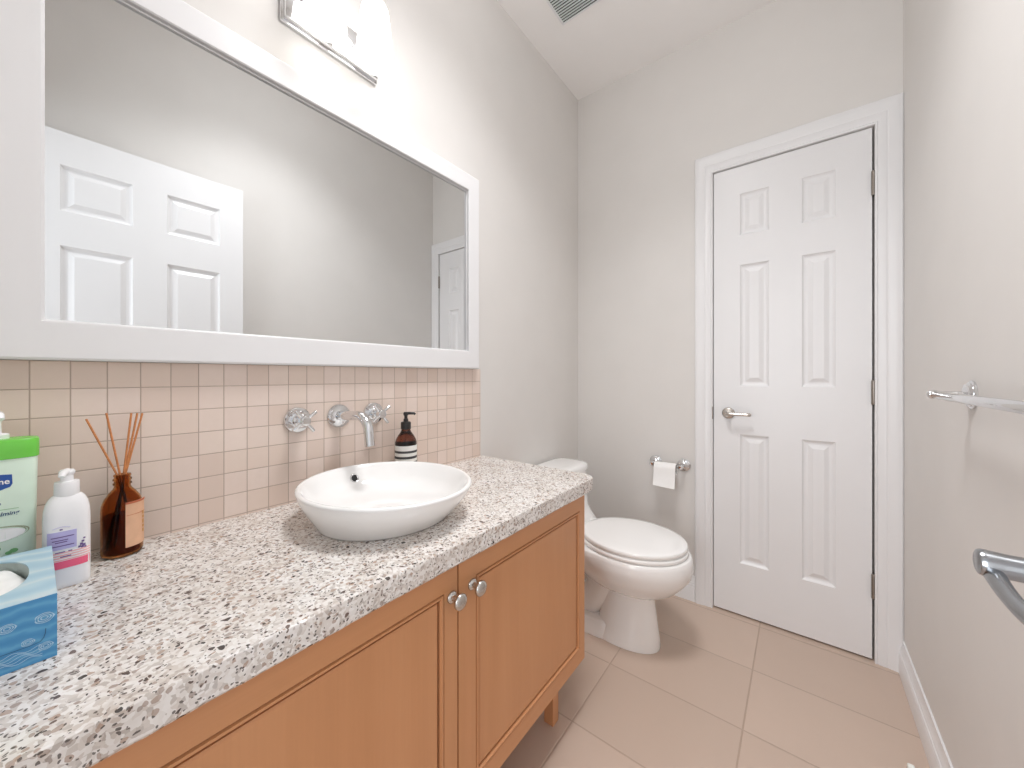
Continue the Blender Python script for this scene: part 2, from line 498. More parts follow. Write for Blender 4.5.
m.build('mirror_glass', M['mirror'], mr, 0)

# ------------------------------------------------------------------ vanity light
vl = thing('vanity_light', 'chrome two lamp wall light glowing above the mirror', 'wall light', (XL, .514, 1.98))
m = MB(); m.box(XL, XL + .010, .380, .648, 1.981, 2.086, .003); m.box(XL + .009, XL + .024, .386, .642, 1.987, 2.080, .004)
m.build('backplate', M['chrome'], vl, 30)
XS = XL + .105
for yc in (.444, .581):
    m = MB()
    m.tube([(XL + .022, yc, 2.05), (XL + .05, yc, 2.052)] + arc((XL + .075, yc, 2.082), .03, -math.pi / 2, 0, 6, (1, 0, 0), (0, 0, 1)) + [(XS, yc, 2.130)], .006, 12)
    m.build('lamp_arm', M['chrome'], vl)
    m = MB(); m.lathe([(.004, 2.150), (.012, 2.148), (.020, 2.138), (.021, 2.122), (.019, 2.118)], (XS, yc, 0), (0, 0, 1), 28)
    m.build('lamp_socket', M['chrome'], vl)
    m = MB()
    outer = [(.018, 2.121), (.030, 2.112), (.036, 2.098), (.0395, 2.07), (.044, 2.03), (.048, 1.985), (.0505, 1.958)]
    inner = [(r - .003, z) for r, z in reversed(outer)]
    m.lathe(outer + inner, (XS, yc, 0), (0, 0, 1), 40, cap0=False, cap1=False)
    m.build('lamp_shade', M['shade'], vl)

# ------------------------------------------------------------------ backsplash
m = MB(); m.box(XL, XL + .006, YF, 1.1172, CT, 1.1160)
tag(m.build('backsplash', M['tile'], None, 0), 'beige square tile backsplash between the counter and the mirror', 'backsplash')

# ------------------------------------------------------------------ countertop
def counter_outline(inset, z):
    x1, y1, r = -.5237 - inset, 1.131 - inset, .046
    pts = [(XL + .0003, YF + .001), (x1, YF + .001)]
    for k in range(9):
        a = k / 8 * math.pi / 2
        pts.append((x1 - r + r * math.cos(a), y1 - r + r * math.sin(a)))
    pts.append((XL + .0003, y1))
    return [Vector((x, y, z)) for x, y in pts]
m = MB()
m.loft([counter_outline(.003, CT - .041), counter_outline(.0, CT - .037), counter_outline(.0, CT - .026), counter_outline(.0, CT - .008),
        counter_outline(.0006, CT - .0015), counter_outline(.002, CT)])
# rough chiselled edge
rnd = random.Random(4)
bmesh.ops.subdivide_edges(m.bm, edges=[e for e in m.bm.edges if abs(e.verts[0].co.x - e.verts[1].co.x) < .002 and abs(e.verts[0].co.y - e.verts[1].co.y) > .5 and e.verts[0].co.x > -.6], cuts=70, use_grid_fill=True)
from mathutils import noise as mnoise
for q in m.bm.verts:
    if q.co.z < CT - .001 and q.co.x > -.56 and q.co.y < 1.1:
        q.co.x += .0016 * mnoise.noise(q.co * 60) + .0009 * mnoise.noise(q.co * 150)
tag(m.build('countertop', M['granite'], None, 30), 'speckled granite counter slab with a rough edge on the vanity', 'countertop')

# ------------------------------------------------------------------ vanity cabinet
vc = thing('vanity_cabinet', 'honey wood two door bathroom cabinet on square legs under granite', 'cabinet', (-.8, .5, 0))
XF = -.545
m = MB(); CB, CTOP = .192, CT - .0412
m.box(XL + .0005, XF - .021, YF + .002, 1.0785, CB, CTOP, .001)
m.build('cabinet_body', M['wood'], vc, 0)
m = MB(); m.box(XF - .0212, XF - .0205, .515, .535, CB + .001, CTOP - .001)
m.build('door_gap_shade', M['glaze'], vc, 0)  # dark strip stands in for the shade between the two doors
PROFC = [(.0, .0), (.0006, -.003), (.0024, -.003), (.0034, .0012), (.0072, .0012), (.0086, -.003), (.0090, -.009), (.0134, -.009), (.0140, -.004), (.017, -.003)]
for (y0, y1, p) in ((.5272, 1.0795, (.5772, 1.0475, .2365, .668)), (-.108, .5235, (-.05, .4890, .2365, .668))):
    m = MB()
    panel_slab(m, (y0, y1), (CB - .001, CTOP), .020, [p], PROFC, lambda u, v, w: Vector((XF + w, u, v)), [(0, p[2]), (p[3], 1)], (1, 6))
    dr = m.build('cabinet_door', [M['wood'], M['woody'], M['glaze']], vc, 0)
    ky = .5655 if y0 > 0 else .5075
    m = MB()
    m.lathe([(.0118, 0), (.0118, .002), (.0105, .0045), (.006, .007), (.0048, .011), (.0052, .016), (.0075, .018), (.0125, .0195), (.0152, .0225), (.0158, .026), (.0148, .029), (.0115, .0315), (.006, .033), (0, .0335)], (XF, ky, .653), (1, 0, 0), 32)
    m.build('knob', M['pewter'], dr)
for x, y in ((-.6395, .989), (-.6395, .02), (-1.00, .989), (-1.00, .02)):
    m = MB(); m.box(x, x + .033, y, y + .033, 0, CB, .0015)
    m.build('leg', M['wood'], vc, 0)

# ------------------------------------------------------------------ vessel sink
sk = thing('vessel_sink', 'white oval vessel sink bowl standing on the granite counter', 'sink', (-.7687, .5129, CT))
BX, BY = -.7687, .5129
def er(kx, ky, z): return sup(BX, BY, kx, ky, z, 2, 64)
A_, B_ = .2057, .1871
ring = []
for f, z in ((-.06, 0), (.0, .001), (.06, .005), (.20, .014), (.42, .027), (.64, .041), (.82, .055), (.93, .066), (.985, .0735)):
    ring.append((.141 + (A_ - .141) * f, .150 + (B_ - .150) * f, CT + .0005 + z))
outer = ring + [(A_ , B_ , CT + .0770), (A_ - .0012, B_ - .0012, CT + .0795), (A_ - .004, B_ - .004, CT + .0812), (A_ - .008, B_ - .008, CT + .0810), (A_ - .011, B_ - .0105, CT + .0785)]
inner = [(A_ - .018, B_ - .017, CT + .068), (A_ - .029, B_ - .027, CT + .048), (A_ - .047, B_ - .043, CT + .028), (A_ - .085, B_ - .075, CT + .015), (A_ - .14, B_ - .125, CT + .009), (.03, .03, CT + .007), (.022, .022, CT + .006)]
m = MB(); m.loft([er(a, b, z) for a, b, z in outer + inner])
m.build('sink_bowl', M['ceramic'], sk, 50)
# overflow hole ring on the inside of the rear wall, drain in the middle
oc = Vector((BX - A_ + .0265, .530, CT + .0500)); od = Vector((.86, 0, .50)).normalized()
m = MB(); m.lathe([(.0088, .001), (.0090, .0035), (.0108, .0042), (.0122, .0030), (.0126, -.002)], oc, od, 28, cap0=False, cap1=False)
ov = m.build('overflow_ring', M['chrome'], sk)
m = MB(); m.lathe([(.0089, .0008), (.0089, .0032), (0, .0032)], oc, od, 24)
m.build('overflow_shade_disc', M['dark'], ov)  # dark disc painted as the shade inside the overflow opening
m = MB(); m.lathe([(.024, CT + .0055), (.024, CT + .009), (.021, CT + .0105), (.006, CT + .0115), (0, CT + .0115)], (BX, BY, 0), (0, 0, 1), 32)
m.build('drain', M['chrome'], sk)

# ------------------------------------------------------------------ wall mounted tap
XT = XL + .006
sp = thing('wall_spout', 'curved chrome wall spout between the two tap handles above the sink', 'faucet', (XT, .5295, .977))
m = MB(); m.lathe([(.0325, 0), (.0325, .004), (.031, .006), (.016, .0065), (.0135, .008)], (XT, .5295, .977), (1, 0, 0), 44)
m.build('escutcheon', M['chrome'], sp)
m = MB()
X0, Y0, Zs = XT, .5295, .984
ly = lambda k: Y0 + .013 * min(1, max(0, k / .135))
path = [(.004, .978), (.03, .979), (.06, .981), (.088, .9825)]
path += [(p.x, p.z) for p in arc((.088, 0, .9385), .044, math.pi / 2, .1, 12, (1, 0, 0), (0, 0, 1))[1:]]
path += [(.134, .922), (.1365, .905)]
pts = [(X0 + k, ly(k), z) for k, z in path]
rad = [.0140, .0135, .0132, .0130] + [.0128] * 12 + [.0126, .0124]
m.tube(pts, rad, 24)
m.build('spout', M['chrome'], sp, 50)
for yc, lab in ((.4198, 'left'), (.636, 'right')):
    th = thing('tap_handle', 'chrome cross tap handle on the tiles ' + ('left of the wall spout' if lab == 'left' else 'right of the wall spout above the soap bottle'), 'tap handle', (XT, yc, .976), 'cross tap handles')
    m = MB(); m.lathe([(.0325, 0), (.0325, .004), (.031, .0065), (.021, .0075)], (XT, yc, .976), (1, 0, 0), 44)
    m.build('escutcheon', M['chrome'], th)
    m = MB(); m.lathe([(.0185, .006), (.0185, .020), (.017, .022), (.0125, .023), (.0125, .052), (.011, .054), (.009, .0545)], (XT, yc, .976), (1, 0, 0), 32)
    m.build('handle_stem', M['chrome'], th)
    for k in range(4):
        a = math.radians(38 + 90 * k)
        dr = Vector((.10, math.cos(a), math.sin(a))).normalized()
        c = Vector((XT + .042, yc, .976))
        m = MB(); m.lathe([(.0052, .006), (.0045, .022), (.0044, .034), (.0036, .0355), (.0015, .036)], c, dr, 14)
        m.build('handle_spoke', M['chrome'], th)

# ------------------------------------------------------------------ pump soap bottle behind the sink
sb = thing('soap_bottle', 'amber pump soap bottle with striped label behind the sink', 'soap bottle', (-.972, .7135, CT))
o = (-.972, .7135, 0)
m = MB(); m.lathe([(.030, CT + .0003), (.0325, CT + .003), (.033, CT + .008), (.033, .873), (.0325, .884), (.030, .893), (.024, .904), (.017, .914), (.0135, .922), (.0125, .928)], o, (0, 0, 1), 40)
bd = m.build('bottle_body', M['amberdark'], sb)
bands = [(CT + .008, .790, 'creamlabel'), (.790, .800, 'stripe'), (.800, .817, 'creamlabel'), (.817, .827, 'stripe'), (.827, .836, 'creamlabel'), (.836, .8435, 'stripe'), (.8435, .8535, 'creamlabel'), (.8535, .8605, 'stripe'), (.8605, .876, 'creamlabel')]
for z0, z1, mt in bands:
    m = MB(); m.lathe([(.0334, z0), (.0334, z1)], o, (0, 0, 1), 40, cap0=False, cap1=False)
    q = m.build('label_band', M[mt], bd); q['label'] = 'black label stripe' if mt == 'stripe' else 'off white label band'
m = MB(); m.lathe([(.0150, .924), (.0155, .926), (.0155, .944), (.0140, .9465), (.0075, .948), (.0070, .956), (.0050, .957), (.0050, .968)], o, (0, 0, 1), 24)
m.lathe([(.0062, .966), (.0075, .968), (.0075, .974), (.006, .977), (0, .9775)], o, (0, 0, 1), 20)
m.tube([(-.972, .7135, .9725), (-.964, .722, .973), (-.955, .731, .9725), (-.952, .734, .969)], [.0046, .0044, .004, .0034], 12)
m.build('pump', M['black'], sb)

# ------------------------------------------------------------------ reed diffuser
rd = thing('reed_diffuser', 'amber glass reed diffuser bottle with thin reeds and a tan label', 'reed diffuser', (-.985, .1015, CT))
RX, RY = -.985, .1015
m = MB()
outp = [(.022, CT + .0003), (.0265, CT + .003), (.0277, CT + .007), (.0277, .846), (.0268, .856), (.0235, .867), (.0175, .877), (.0122, .884), (.0108, .888), (.0108, .8905), (.0125, .8915), (.0125, .894), (.0110, .895), (.0110, .898), (.0125, .899), (.0125, .9015), (.0108, .903), (.0108, .9055), (.0118, .907), (.0112, .9095)]
inp = [(.0085, .9095), (.0085, .884), (.016, .8745), (.0215, .8655), (.0248, .8555), (.0257, .846), (.0257, CT + .009), (.0245, CT + .006), (.0, CT + .006)]
m.lathe(outp + inp, (RX, RY, 0), (0, 0, 1), 48)
gb = m.build('glass_bottle', M['amber'], rd)
m = MB(); m.lathe([(.0, CT + .0065), (.0243, CT + .0065), (.0253, CT + .009), (.0253, .836), (.0, .836)], (RX, RY, 0), (0, 0, 1), 40)
m.build('oil', M['oil'], gb)
reeds = [((.0574, 1.0146), (.020, .012)), ((.0811, 1.0232), (.011, -.014)), ((.1126, 1.0210), (-.012, .004)), ((.1273, 1.0195), (-.018, -.010)), ((.1205, 1.0200), (-.014, .014))]
for (ty, tz), (bx, by) in reeds:
    tx = RX + .004
    # passes the neck near the axis
    neck = Vector((RX + (tx - RX) * .1, RY + (ty - RY) * .14, .9075))
    top = Vector((tx, ty, tz))
    dirn = (neck - top).normalized()
    bot = neck + dirn * ((neck.z - .776) / max(.2, -dirn.z))
    rr = math.hypot(bot.x - RX, bot.y - RY)
    if rr > .021:
        bot.x = RX + (bot.x - RX) * .021 / rr; bot.y = RY + (bot.y - RY) * .021 / rr
    m = MB(); m.tube([top, neck, bot], .00155, 8)
    m.build('reed', M['reed'], rd, 40)
def cyl_patch(cx, cy, r, a0, a1, z0, z1, n=14):
    m = MB()
    A = [[Vector((cx + rr * math.cos(a0 + (a1 - a0) * i / n), cy + rr * math.sin(a0 + (a1 - a0) * i / n), z)) for i in range(n + 1)] for z, rr in ((z0, r), (z0, r + .0005), (z1, r + .0005), (z1, r))]
    m.loft(A, False, False, closed=False, loop=True)
    return m
R_ = math.radians
lb = cyl_patch(RX, RY, .0279, R_(2), R_(80), .781, .862).build('paper_label', M['kraft'], gb)
cyl_patch(RX, RY, .0285, R_(2), R_(80), .8585, .862).build('label_edge', M['kraftred'], lb)
for i, (z0, z1) in enumerate(((.800, .806), (.809, .813), (.816, .823), (.826, .830), (.833, .839))):
    cyl_patch(RX, RY, .0285, R_(58), R_(64 + 2 * (i % 2)), z0, z1, 4).build('label_print', M['gold'], lb)
cyl_patch(RX, RY, .0285, R_(4), R_(78), .838, .8386, 10).build('label_line', M['kraftred'], lb)

# ------------------------------------------------------------------ white lotion bottle
wb = thing('hand_lotion_bottle', 'white pump lotion bottle with lilac label and pink band', 'lotion bottle', (-.912, .034, CT))
WX, WY, WA, WB_ = -.912, .0335, .0185, .0245
secs = [(CT + .0003, .94, 3.4), (CT + .003, .99, 3.4), (CT + .006, 1., 3.4), (.868, 1., 3.2), (.882, .97, 3.0), (.892, .89, 2.7), (.899, .77, 2.4), (.9035, .62, 2.1), (.905, .50, 2.0)]
m = MB()
m.loft([sup(WX, WY, max(WA * k, 0.0122 if z > .9 else 0), WB_ * k, z, n, 56) for z, k, n in secs])
wbody = m.build('bottle_body', M['wplastic'], wb, 40)
m = MB(); m.lathe([(.0132, .903), (.0136, .904), (.0134, .922), (.0128, .9245), (.0072, .9255), (.0070, .934), (.0085, .936), (.0088, .9395), (.0070, .9425), (0, .943)], (WX, WY, 0), (0, 0, 1), 30)
m.tube([(WX, WY, .9395), (WX + .008, WY - .003, .9395), (WX + .014, WY - .005, .938), (WX + .016, WY - .006, .9345)], [.0052, .005, .0046, .0038], 14)
m.build('pump', M['wplastic'], wb)
def sup_patch(y0, y1, z0, z1, off=.0004, cx=WX, cy=WY, a=WA, b=WB_, n=3.3, N=16, th=.0003):
    def pt(y, z, e):
        f = max(0., 1 - abs((y - cy) / b) ** n) ** (1 / n)
        return Vector((cx + a * f + e, y, z))
    m = MB()
    ys = [y0 + (y1 - y0) * i / N for i in range(N + 1)]
    m.loft([[pt(y, z, e) for y in ys] for z, e in ((z0, off - th), (z0, off), (z1, off), (z1, off - th))], False, False, closed=False, loop=True)
    return m
lp = sup_patch(.0135, .0425, .824, .8515).build('lilac_label', M['lilac'], wbody, 0)
for y0, y1, z in ((.017, .040, .8425), (.018, .034, .8375), (.021, .033, .8345), (.016, .040, .8290)):
    sup_patch(y0, y1, z, z + .0014, .0007).build('label_print', M['ink'], lp, 0)
pk = sup_patch(.0105, .0565, .8060, .8205).build('pale_band', M['wprint'], wbody, 0)
for k in range(4):
    sup_patch(.0105, .0565, .8065 + k * .0037, .8084 + k * .0037, .0007).build('band_stripe', M['lpink'], pk, 0)
sup_patch(.0105, .0565, .7945, .8058).build('pink_band', M['pink'], wbody, 0)
for y0, y1, z in ((.021, .031, .8195), (.034, .038, .8195), (.026, .037, .8120)):
    sup_patch(y0, y1, z, z + .0013, .0010).build('label_print', M['ink'], pk, 0)
for y, z, r in ((.0475, .826, .0016), (.0500, .824, .0018), (.0455, .8225, .0014), (.0490, .8300, .0014), (.0505, .8345, .0011), (.0485, .8215, .0015), (.0515, .8205, .0012)):
    sup_patch(y - r, y + r, z - r, z + r, .0006, N=4).build('flower_print', M['ink'], wbody, 0)
for i in range(8):
    yy = .0185 + i * .0022
    sup_patch(yy, yy + .0023, .8560 + .0022 * math.sin(math.pi * (i + .5) / 8), .8566 + .0022 * math.sin(math.pi * (i + .5) / 8), .0005, N=2).build('label_arc', M['lilac'], wbody, 0)
sup_patch(.0255, .0285, .8535, .8555, .0005, N=3).build('emblem', M['ink'], wbody, 0)

# ------------------------------------------------------------------ green capped lotion bottle
gl = thing('body_lotion_bottle', 'tall pale mint lotion bottle with bright green cap and blue badge', 'lotion bottle', (-.95, -.043, CT))
GX, GY, GA, GB = -.950, -.043, .0235, .0475
m = MB()
m.loft([sup(GX, GY, GA * k, GB * k2, z, 5, 64) for z, k, k2 in ((CT + .0003, .92, .94), (CT + .003, .98, .98), (CT + .008, 1, .985), (.86, 1, .99), (.966, 1, 1.02), (.968, .97, 1.0))])
gbod = m.build('bottle_body', M['mint'], gl, 40)
m = MB()
m.loft([sup(GX, GY, GA * k, GB * k2, z, 4.5, 64) for z, k, k2 in ((.966, .99, 1.01), (.967, 1.06, 1.05), (.978, 1.07, 1.055), (.9925, 1.06, 1.05), (.9945, 1.0, 1.02), (.9955, .8, .9))])
m.build('cap', M['green'], gl, 40)
PY = -.0335
m = MB(); m.lathe([(.0125, .995), (.0125, 1.0015), (.011, 1.003), (.0055, 1.004), (.005, 1.018), (.0062, 1.026), (.0075, 1.033), (.006, 1.0355), (0, 1.036)], (GX, PY, 0), (0, 0, 1), 28)
m.tube([(GX, PY, 1.031), (GX + .012, PY + .002, 1.0325), (GX + .024, PY + .004, 1.031), (GX + .028, PY + .005, 1.026)], [.006, .0056, .005, .004], 12)
m.build('pump', M['wplastic'], gl)
def gfront(y, z, e=.0005):
    b = GB * (.99 + .03 * max(0, (z - .86) / .106))
    return Vector((GX + GA * max(0., 1 - min(1, abs((y - GY) / b)) ** 5) ** .2 + e, y, z))
def gpoly(pts, name, mat, parent, e=.0005):
    m = MB(); top = [m.v(gfront(y, z, e)) for y, z in pts]; m.face(top)
    bot = [m.v(gfront(y, z, e - .0004)) for y, z in pts]
    for i in range(len(pts)):
        j = (i + 1) % len(pts); m.face([top[i], bot[i], bot[j], top[j]])
    return m.build(name, mat, parent, 0)
def gline(pts, w, name, mat, parent, e=.0006):
    m = MB()
    L = [(y, z - w / 2) for y, z in pts]; U = [(y, z + w / 2) for y, z in pts]
    a = [m.v(gfront(y, z, e)) for y, z in L]; b = [m.v(gfront(y, z, e)) for y, z in U]
    for i in range(len(pts) - 1): m.face([a[i], a[i + 1], b[i + 1], b[i]])
    return m.build(name, mat, parent, 0)
def gtext(s, size, y1, z0, name, mat, parent, e=.0009, italic=0., sx=1.):
    """raised lettering ending at y1 on base line z0"""
    c = bpy.data.curves.new('txt', 'FONT'); c.body = s; c.size = size; c.shear = italic; c.offset = size * .02; c.resolution_u = 3
    ob = bpy.data.objects.new('txt', c); COL.objects.link(ob)
    dg = bpy.context.evaluated_depsgraph_get()
    me = bpy.data.meshes.new_from_object(ob.evaluated_get(dg))
    bpy.data.objects.remove(ob)
    xs = [v.co.x for v in me.vertices]; mx = max(xs)
    m = MB(); m.bm.from_mesh(me); bpy.data.meshes.remove(me)
    for q in m.bm.verts:
        q.co = gfront(y1 - (mx - q.co.x) * sx, z0 + q.co.y, e)
    return m.build(name, mat, parent, 0)
sh = [(-.0675, .9445), (-.043, .9465), (-.0185, .9435), (-.0180, .9300), (-.0200, .9255), (-.0300, .9215), (-.043, .9190), (-.056, .9215), (-.066, .9255), (-.068, .9300)]
sd = gpoly(sh, 'badge', M['blue'], gbod)
gtext('Vaseline', .0115, -.0205, .9305, 'lettering', M['wprint'], sd, sx=.92)
gtext('Calming', .0078, -.0115, .8840, 'lettering', M['navy'], gbod, italic=.2)
gtext('Intensive', .0060, -.0280, .9005, 'lettering', M['navy'], gbod)
gline([(-.074, .8925), (-.043, .8935), (-.0125, .8925)], .0007, 'label_line', M['leaf'], gbod)
def swoosh(sc, ph):
    return [(-.043 + .0405 * sc * math.cos(a), .8560 + (.0125 * sc) * math.sin(a) + .004 * math.cos(a) * ph) for a in [2 * math.pi * k / 40 for k in range(41)]]
def gring(sc, w, mat, e):
    m = MB(); A = swoosh(sc, .5); B = swoosh(sc - w, .3)
    a = [m.v(gfront(y, z, e)) for y, z in A[:-1]]; b = [m.v(gfront(y, z, e)) for y, z in B[:-1]]
    for i in range(40):
        j = (i + 1) % 40; m.face([a[i], a[j], b[j], b[i]])
    return m.build('label_swirl', mat, gbod, 0)
gring(1.0, .035, M['sage'], .0006); gring(.93, .02, M['sage'], .0006)
gpoly([(-.043 + .0370 * math.cos(2 * math.pi * k / 30), .8560 + .0105 * math.sin(2 * math.pi * k / 30)) for k in range(30)], 'label_field', M['wprint'], gbod, .0004)
for y, z, r in ((-.0170, .8300, .0032), (-.0215, .8280, .0026), (-.036, .836, .006)):
    gpoly([(y + 1.3 * r * math.cos(2 * math.pi * k / 12), z + r * math.sin(2 * math.pi * k / 12)) for k in range(12)], 'leaf_print', M['leaf'], gbod)

# ------------------------------------------------------------------ tissue box
tb = thing('tissue_box', 'blue patterned tissue box at the near end of the counter', 'tissue box', (-.785, -.042, CT))
TX0, TX1, TY0, TY1, TZ0, TZ1 = -.882, -.686, -.103, .0178, CT + .0003, .8370
HC = (-.790, -.046)
def rect_ring(z, N=64):
    cx, cy = HC
    out = []
    for i in range(N):
        a = 2 * math.pi * (i + .5) / N; dx, dy = math.cos(a), math.sin(a)
        t = min(((TX1 if dx > 0 else TX0) - cx) / dx if abs(dx) > 1e-6 else 9, ((TY1 if dy > 0 else TY0) - cy) / dy if abs(dy) > 1e-6 else 9)
        out.append([cx + dx * t, cy + dy * t])
    for X in (TX0, TX1):
        for Y in (TY0, TY1):
            k = min(range(N), key=lambda i: (out[i][0] - X) ** 2 + (out[i][1] - Y) ** 2); out[k] = [X, Y]
    return [Vector((x, y, z)) for x, y in out]
def oval(z, k=1., N=64):
    out = []
    for i in range(N):
        a = 2 * math.pi * (i + .5) / N
        out.append(Vector((HC[0] + .070 * k * sgnpow(math.cos(a), .85), HC[1] + .0435 * k * sgnpow(math.sin(a), .85), z)))
    return out
m = MB(); m.loft([rect_ring(TZ0), rect_ring(TZ1 - .0005)], True, False)
bx = m.build('box_sides', M['boxside'], tb, 30)
m = MB(); m.loft([rect_ring(TZ1 - .0005), rect_ring(TZ1), oval(TZ1), oval(TZ1 - .0015)], False, False)
bt = m.build('box_top', M['boxtop'], tb, 0)
m = MB(); m.loft([oval(TZ1 - .0016, 1.0), oval(TZ1 - .030, 1.06)], False, False)
m.build('inner_liner', M['liner'], tb, 0)
m = MB(); rnd = random.Random(2)
rings = []
for k, z in ((1.04, TZ1 - .030), (1.0, TZ1 - .016), (.92, TZ1 - .0095), (.72, TZ1 - .0062), (.45, TZ1 - .0065), (.15, TZ1 - .0045)):
    rr = []
    for i, p in enumerate(oval(z, k)):
        a = i / 64 * 2 * math.pi
        p.z += (.0032 * math.sin(a * 3 + k * 7) + .0018 * math.sin(a * 7 + k * 3)) * k - .004
        p.z = min(p.z, TZ1 - .001)
        rr.append(p)
    rings.append(rr)
m.loft(rings, False, True)
m.build('tissue', M['paper'], tb, 60)
def strip(pts, w, name, mat, parent, x=TX1 + .0003):
    m = MB(); L, U = [], []
    for i, (y, z) in enumerate(pts):
        a, b = pts[max(0, i - 1)], pts[min(len(pts) - 1, i + 1)]
        dy, dz = b[0] - a[0], b[1] - a[1]; h = math.hypot(dy, dz)
        ny, nz = -dz / h * w / 2, dy / h * w / 2
        L.append(m.v((x, y - ny, z - nz))); U.append(m.v((x, y + ny, z + nz)))
    for i in range(len(pts) - 1): m.face([L[i], L[i + 1], U[i + 1], U[i]])
    return m.build(name, mat, parent, 0)
for cy, cz, R in ((.0085, .8125, .0072), (-.0170, .8130, .0062), (-.0030, .7905, .0048), (.0095, .7800, .0055), (-.040, .803, .008), (-.066, .788, .006), (-.082, .812, .007)):
    fl = None
    m = MB()
    for rr in (1., .72, .42):
        n = 18
        A = [m.v((TX1 + .0003, cy + R * rr * math.cos(2 * math.pi * k / n) * (1 + .1 * math.cos(10 * math.pi * k / n)), cz + .8 * R * rr * math.sin(2 * math.pi * k / n))) for k in range(n)]
        B = [m.v((TX1 + .0003, cy + R * (rr - .13) * math.cos(2 * math.pi * k / n), cz + .8 * R * (rr - .13) * math.sin(2 * math.pi * k / n))) for k in range(n)]
        for k in range(n):
            j = (k + 1) % n; m.face([A[k], A[j], B[j], B[k]])
    m.build('flower_print', M['lace'], bx, 0)
for q in range(5):
    strip([(-.10 + .0021 * k, .7715 + q * .0026 + .0016 * math.sin(k * .7 + q)) for k in range(52)], .0006, 'wave_print', M['lace'], bx)
strip([(-.098 + .0075 * k, .7858) for k in range(14)] + [(.0055, .7868), (.0080, .7900), (.0092, .7945), (.0095, .800)], .0006, 'perforation', M['slit'], bx, TX1 + .0005)

# ------------------------------------------------------------------ toilet
TY = 1.53
tl = thing('toilet', 'white one piece toilet with closed lid between vanity and back wall', 'toilet', (-.68, TY, 0))
def egg(z, xb, xm, xf, hw, nb=2., nf=2., N=48):
    out = []
    for i in range(N):
        a = 2 * math.pi * i / N; c, s_ = math.cos(a), math.sin(a)
        if c >= 0: x = xm + (xf - xm) * sgnpow(c, 2 / nf); y = hw * sgnpow(s_, 2 / nf)
        else: x = xm + (xm - xb) * sgnpow(c, 2 / nb); y = hw * sgnpow(s_, 2 / nb)
        out.append(Vector((x, TY + y, z)))
    return out
m = MB()
col = [egg(.0005, -.70, -.60, -.4430, .087, 3, 2.15), egg(.010, -.70, -.60, -.4420, .087, 3, 2.15), egg(.04, -.695, -.60, -.4450, .082, 3, 2.15),
       egg(.11, -.680, -.59, -.4550, .071, 3, 2.2), egg(.185, -.670, -.58, -.4650, .061, 3, 2.3), egg(.206, -.675, -.57, -.4640, .063, 2.8, 2.3), egg(.216, -.70, -.565, -.4430, .083, 2.5, 2.1), egg(.226, -.73, -.562, -.4160, .104, 2.5, 2.1),
       egg(.250, -.77, -.56, -.3800, .131, 2.4, 2.05), egg(.286, -.79, -.555, -.3480, .157, 2.4, 2), egg(.315, -.80, -.55, -.3280, .176, 2.5, 2), egg(.346, -.81, -.55, -.3220, .184, 2.6, 2),
       egg(.372, -.82, -.55, -.3250, .184, 2.8, 2), egg(.387, -.82, -.55, -.3290, .181, 2.8, 2), egg(.3905, -.82, -.55, -.3330, .178, 2.8, 2)]
m.loft(col)
# rear foot with the trapway standing on it
def blk(z, x0, x1, hw, n=6): return sup((x0 + x1) / 2, TY, (x1 - x0) / 2, hw, z, n, 48)
m.loft([blk(.0005, -.985, -.62, .090), blk(.058, -.985, -.62, .089), blk(.068, -.980, -.63, .084), blk(.070, -.970, -.64, .076)])
trap = [(-.60, .300), (-.66, .235), (-.69, .160), (-.735, .105), (-.80, .098), (-.86, .14), (-.90, .22), (-.925, .31)]
m.tube([(x, TY, z) for x, z in trap], [.07, .072, .070, .066, .064, .066, .070, .078], 24)
m.loft([blk(.28, -1.0, -.82, .10), blk(.33, -1.012, -.78, .155, 5), blk(.38, -1.014, -.768, .176, 5), blk(.405, -1.014, -.778, .180, 5), blk(.43, -1.015, -.802, .180, 5), blk(.46, -1.015, -.820, .181, 5),
        blk(.52, -1.015, -.830, .186, 5), blk(.626, -1.018, -.838, .194, 5)])
tbody = m.build('toilet_body', M['ceramic'], tl, 50)
m = MB()
m.loft([blk(.6265, -1.018, -.834, .195, 5), blk(.629, -1.021, -.830, .201, 5), blk(.642, -1.021, -.830, .201, 5), blk(.652, -1.020, -.835, .198, 5), blk(.658, -1.016, -.848, .190, 4.5), blk(.6605, -1.00, -.876, .165, 4)])
m.build('tank_lid', M['ceramic'], tl, 50)
def seatrings(z0, z1, xb, xf, hw, e=.005):
    return [egg(z0, xb + e * .8, -.555, xf - e, hw - e), egg(z0 + e * .4, xb + .001, -.555, xf - .001, hw - .001), egg((z0 + z1) / 2, xb, -.555, xf, hw), egg(z1 - e * .7, xb + .001, -.555, xf - .0015, hw - .0015), egg(z1, xb + e * 1.4, -.555, xf - e * 1.4, hw - e * 1.4)]
m = MB(); m.loft(seatrings(.3955, .4085, -.775, -.3385, .181, .002))
m.build('seat', M['seat'], tl, 50)
m = MB(); m.loft(seatrings(.4140, .4300, -.765, -.3420, .178, .0025) + [egg(.4322, -.74, -.557, -.365, .158), egg(.4335, -.70, -.56, -.40, .13), egg(.4342, -.60, -.56, -.50, .05)])
m.build('lid', M['seat'], tl, 50)
for s_ in (-1, 1):
    m = MB(); m.box(-.775, -.742, TY + s_ * .075 - .018, TY + s_ * .075 + .018, .391, .424, .005, 3)
    m.build('seat_hinge', M['seat'], tl, 40)

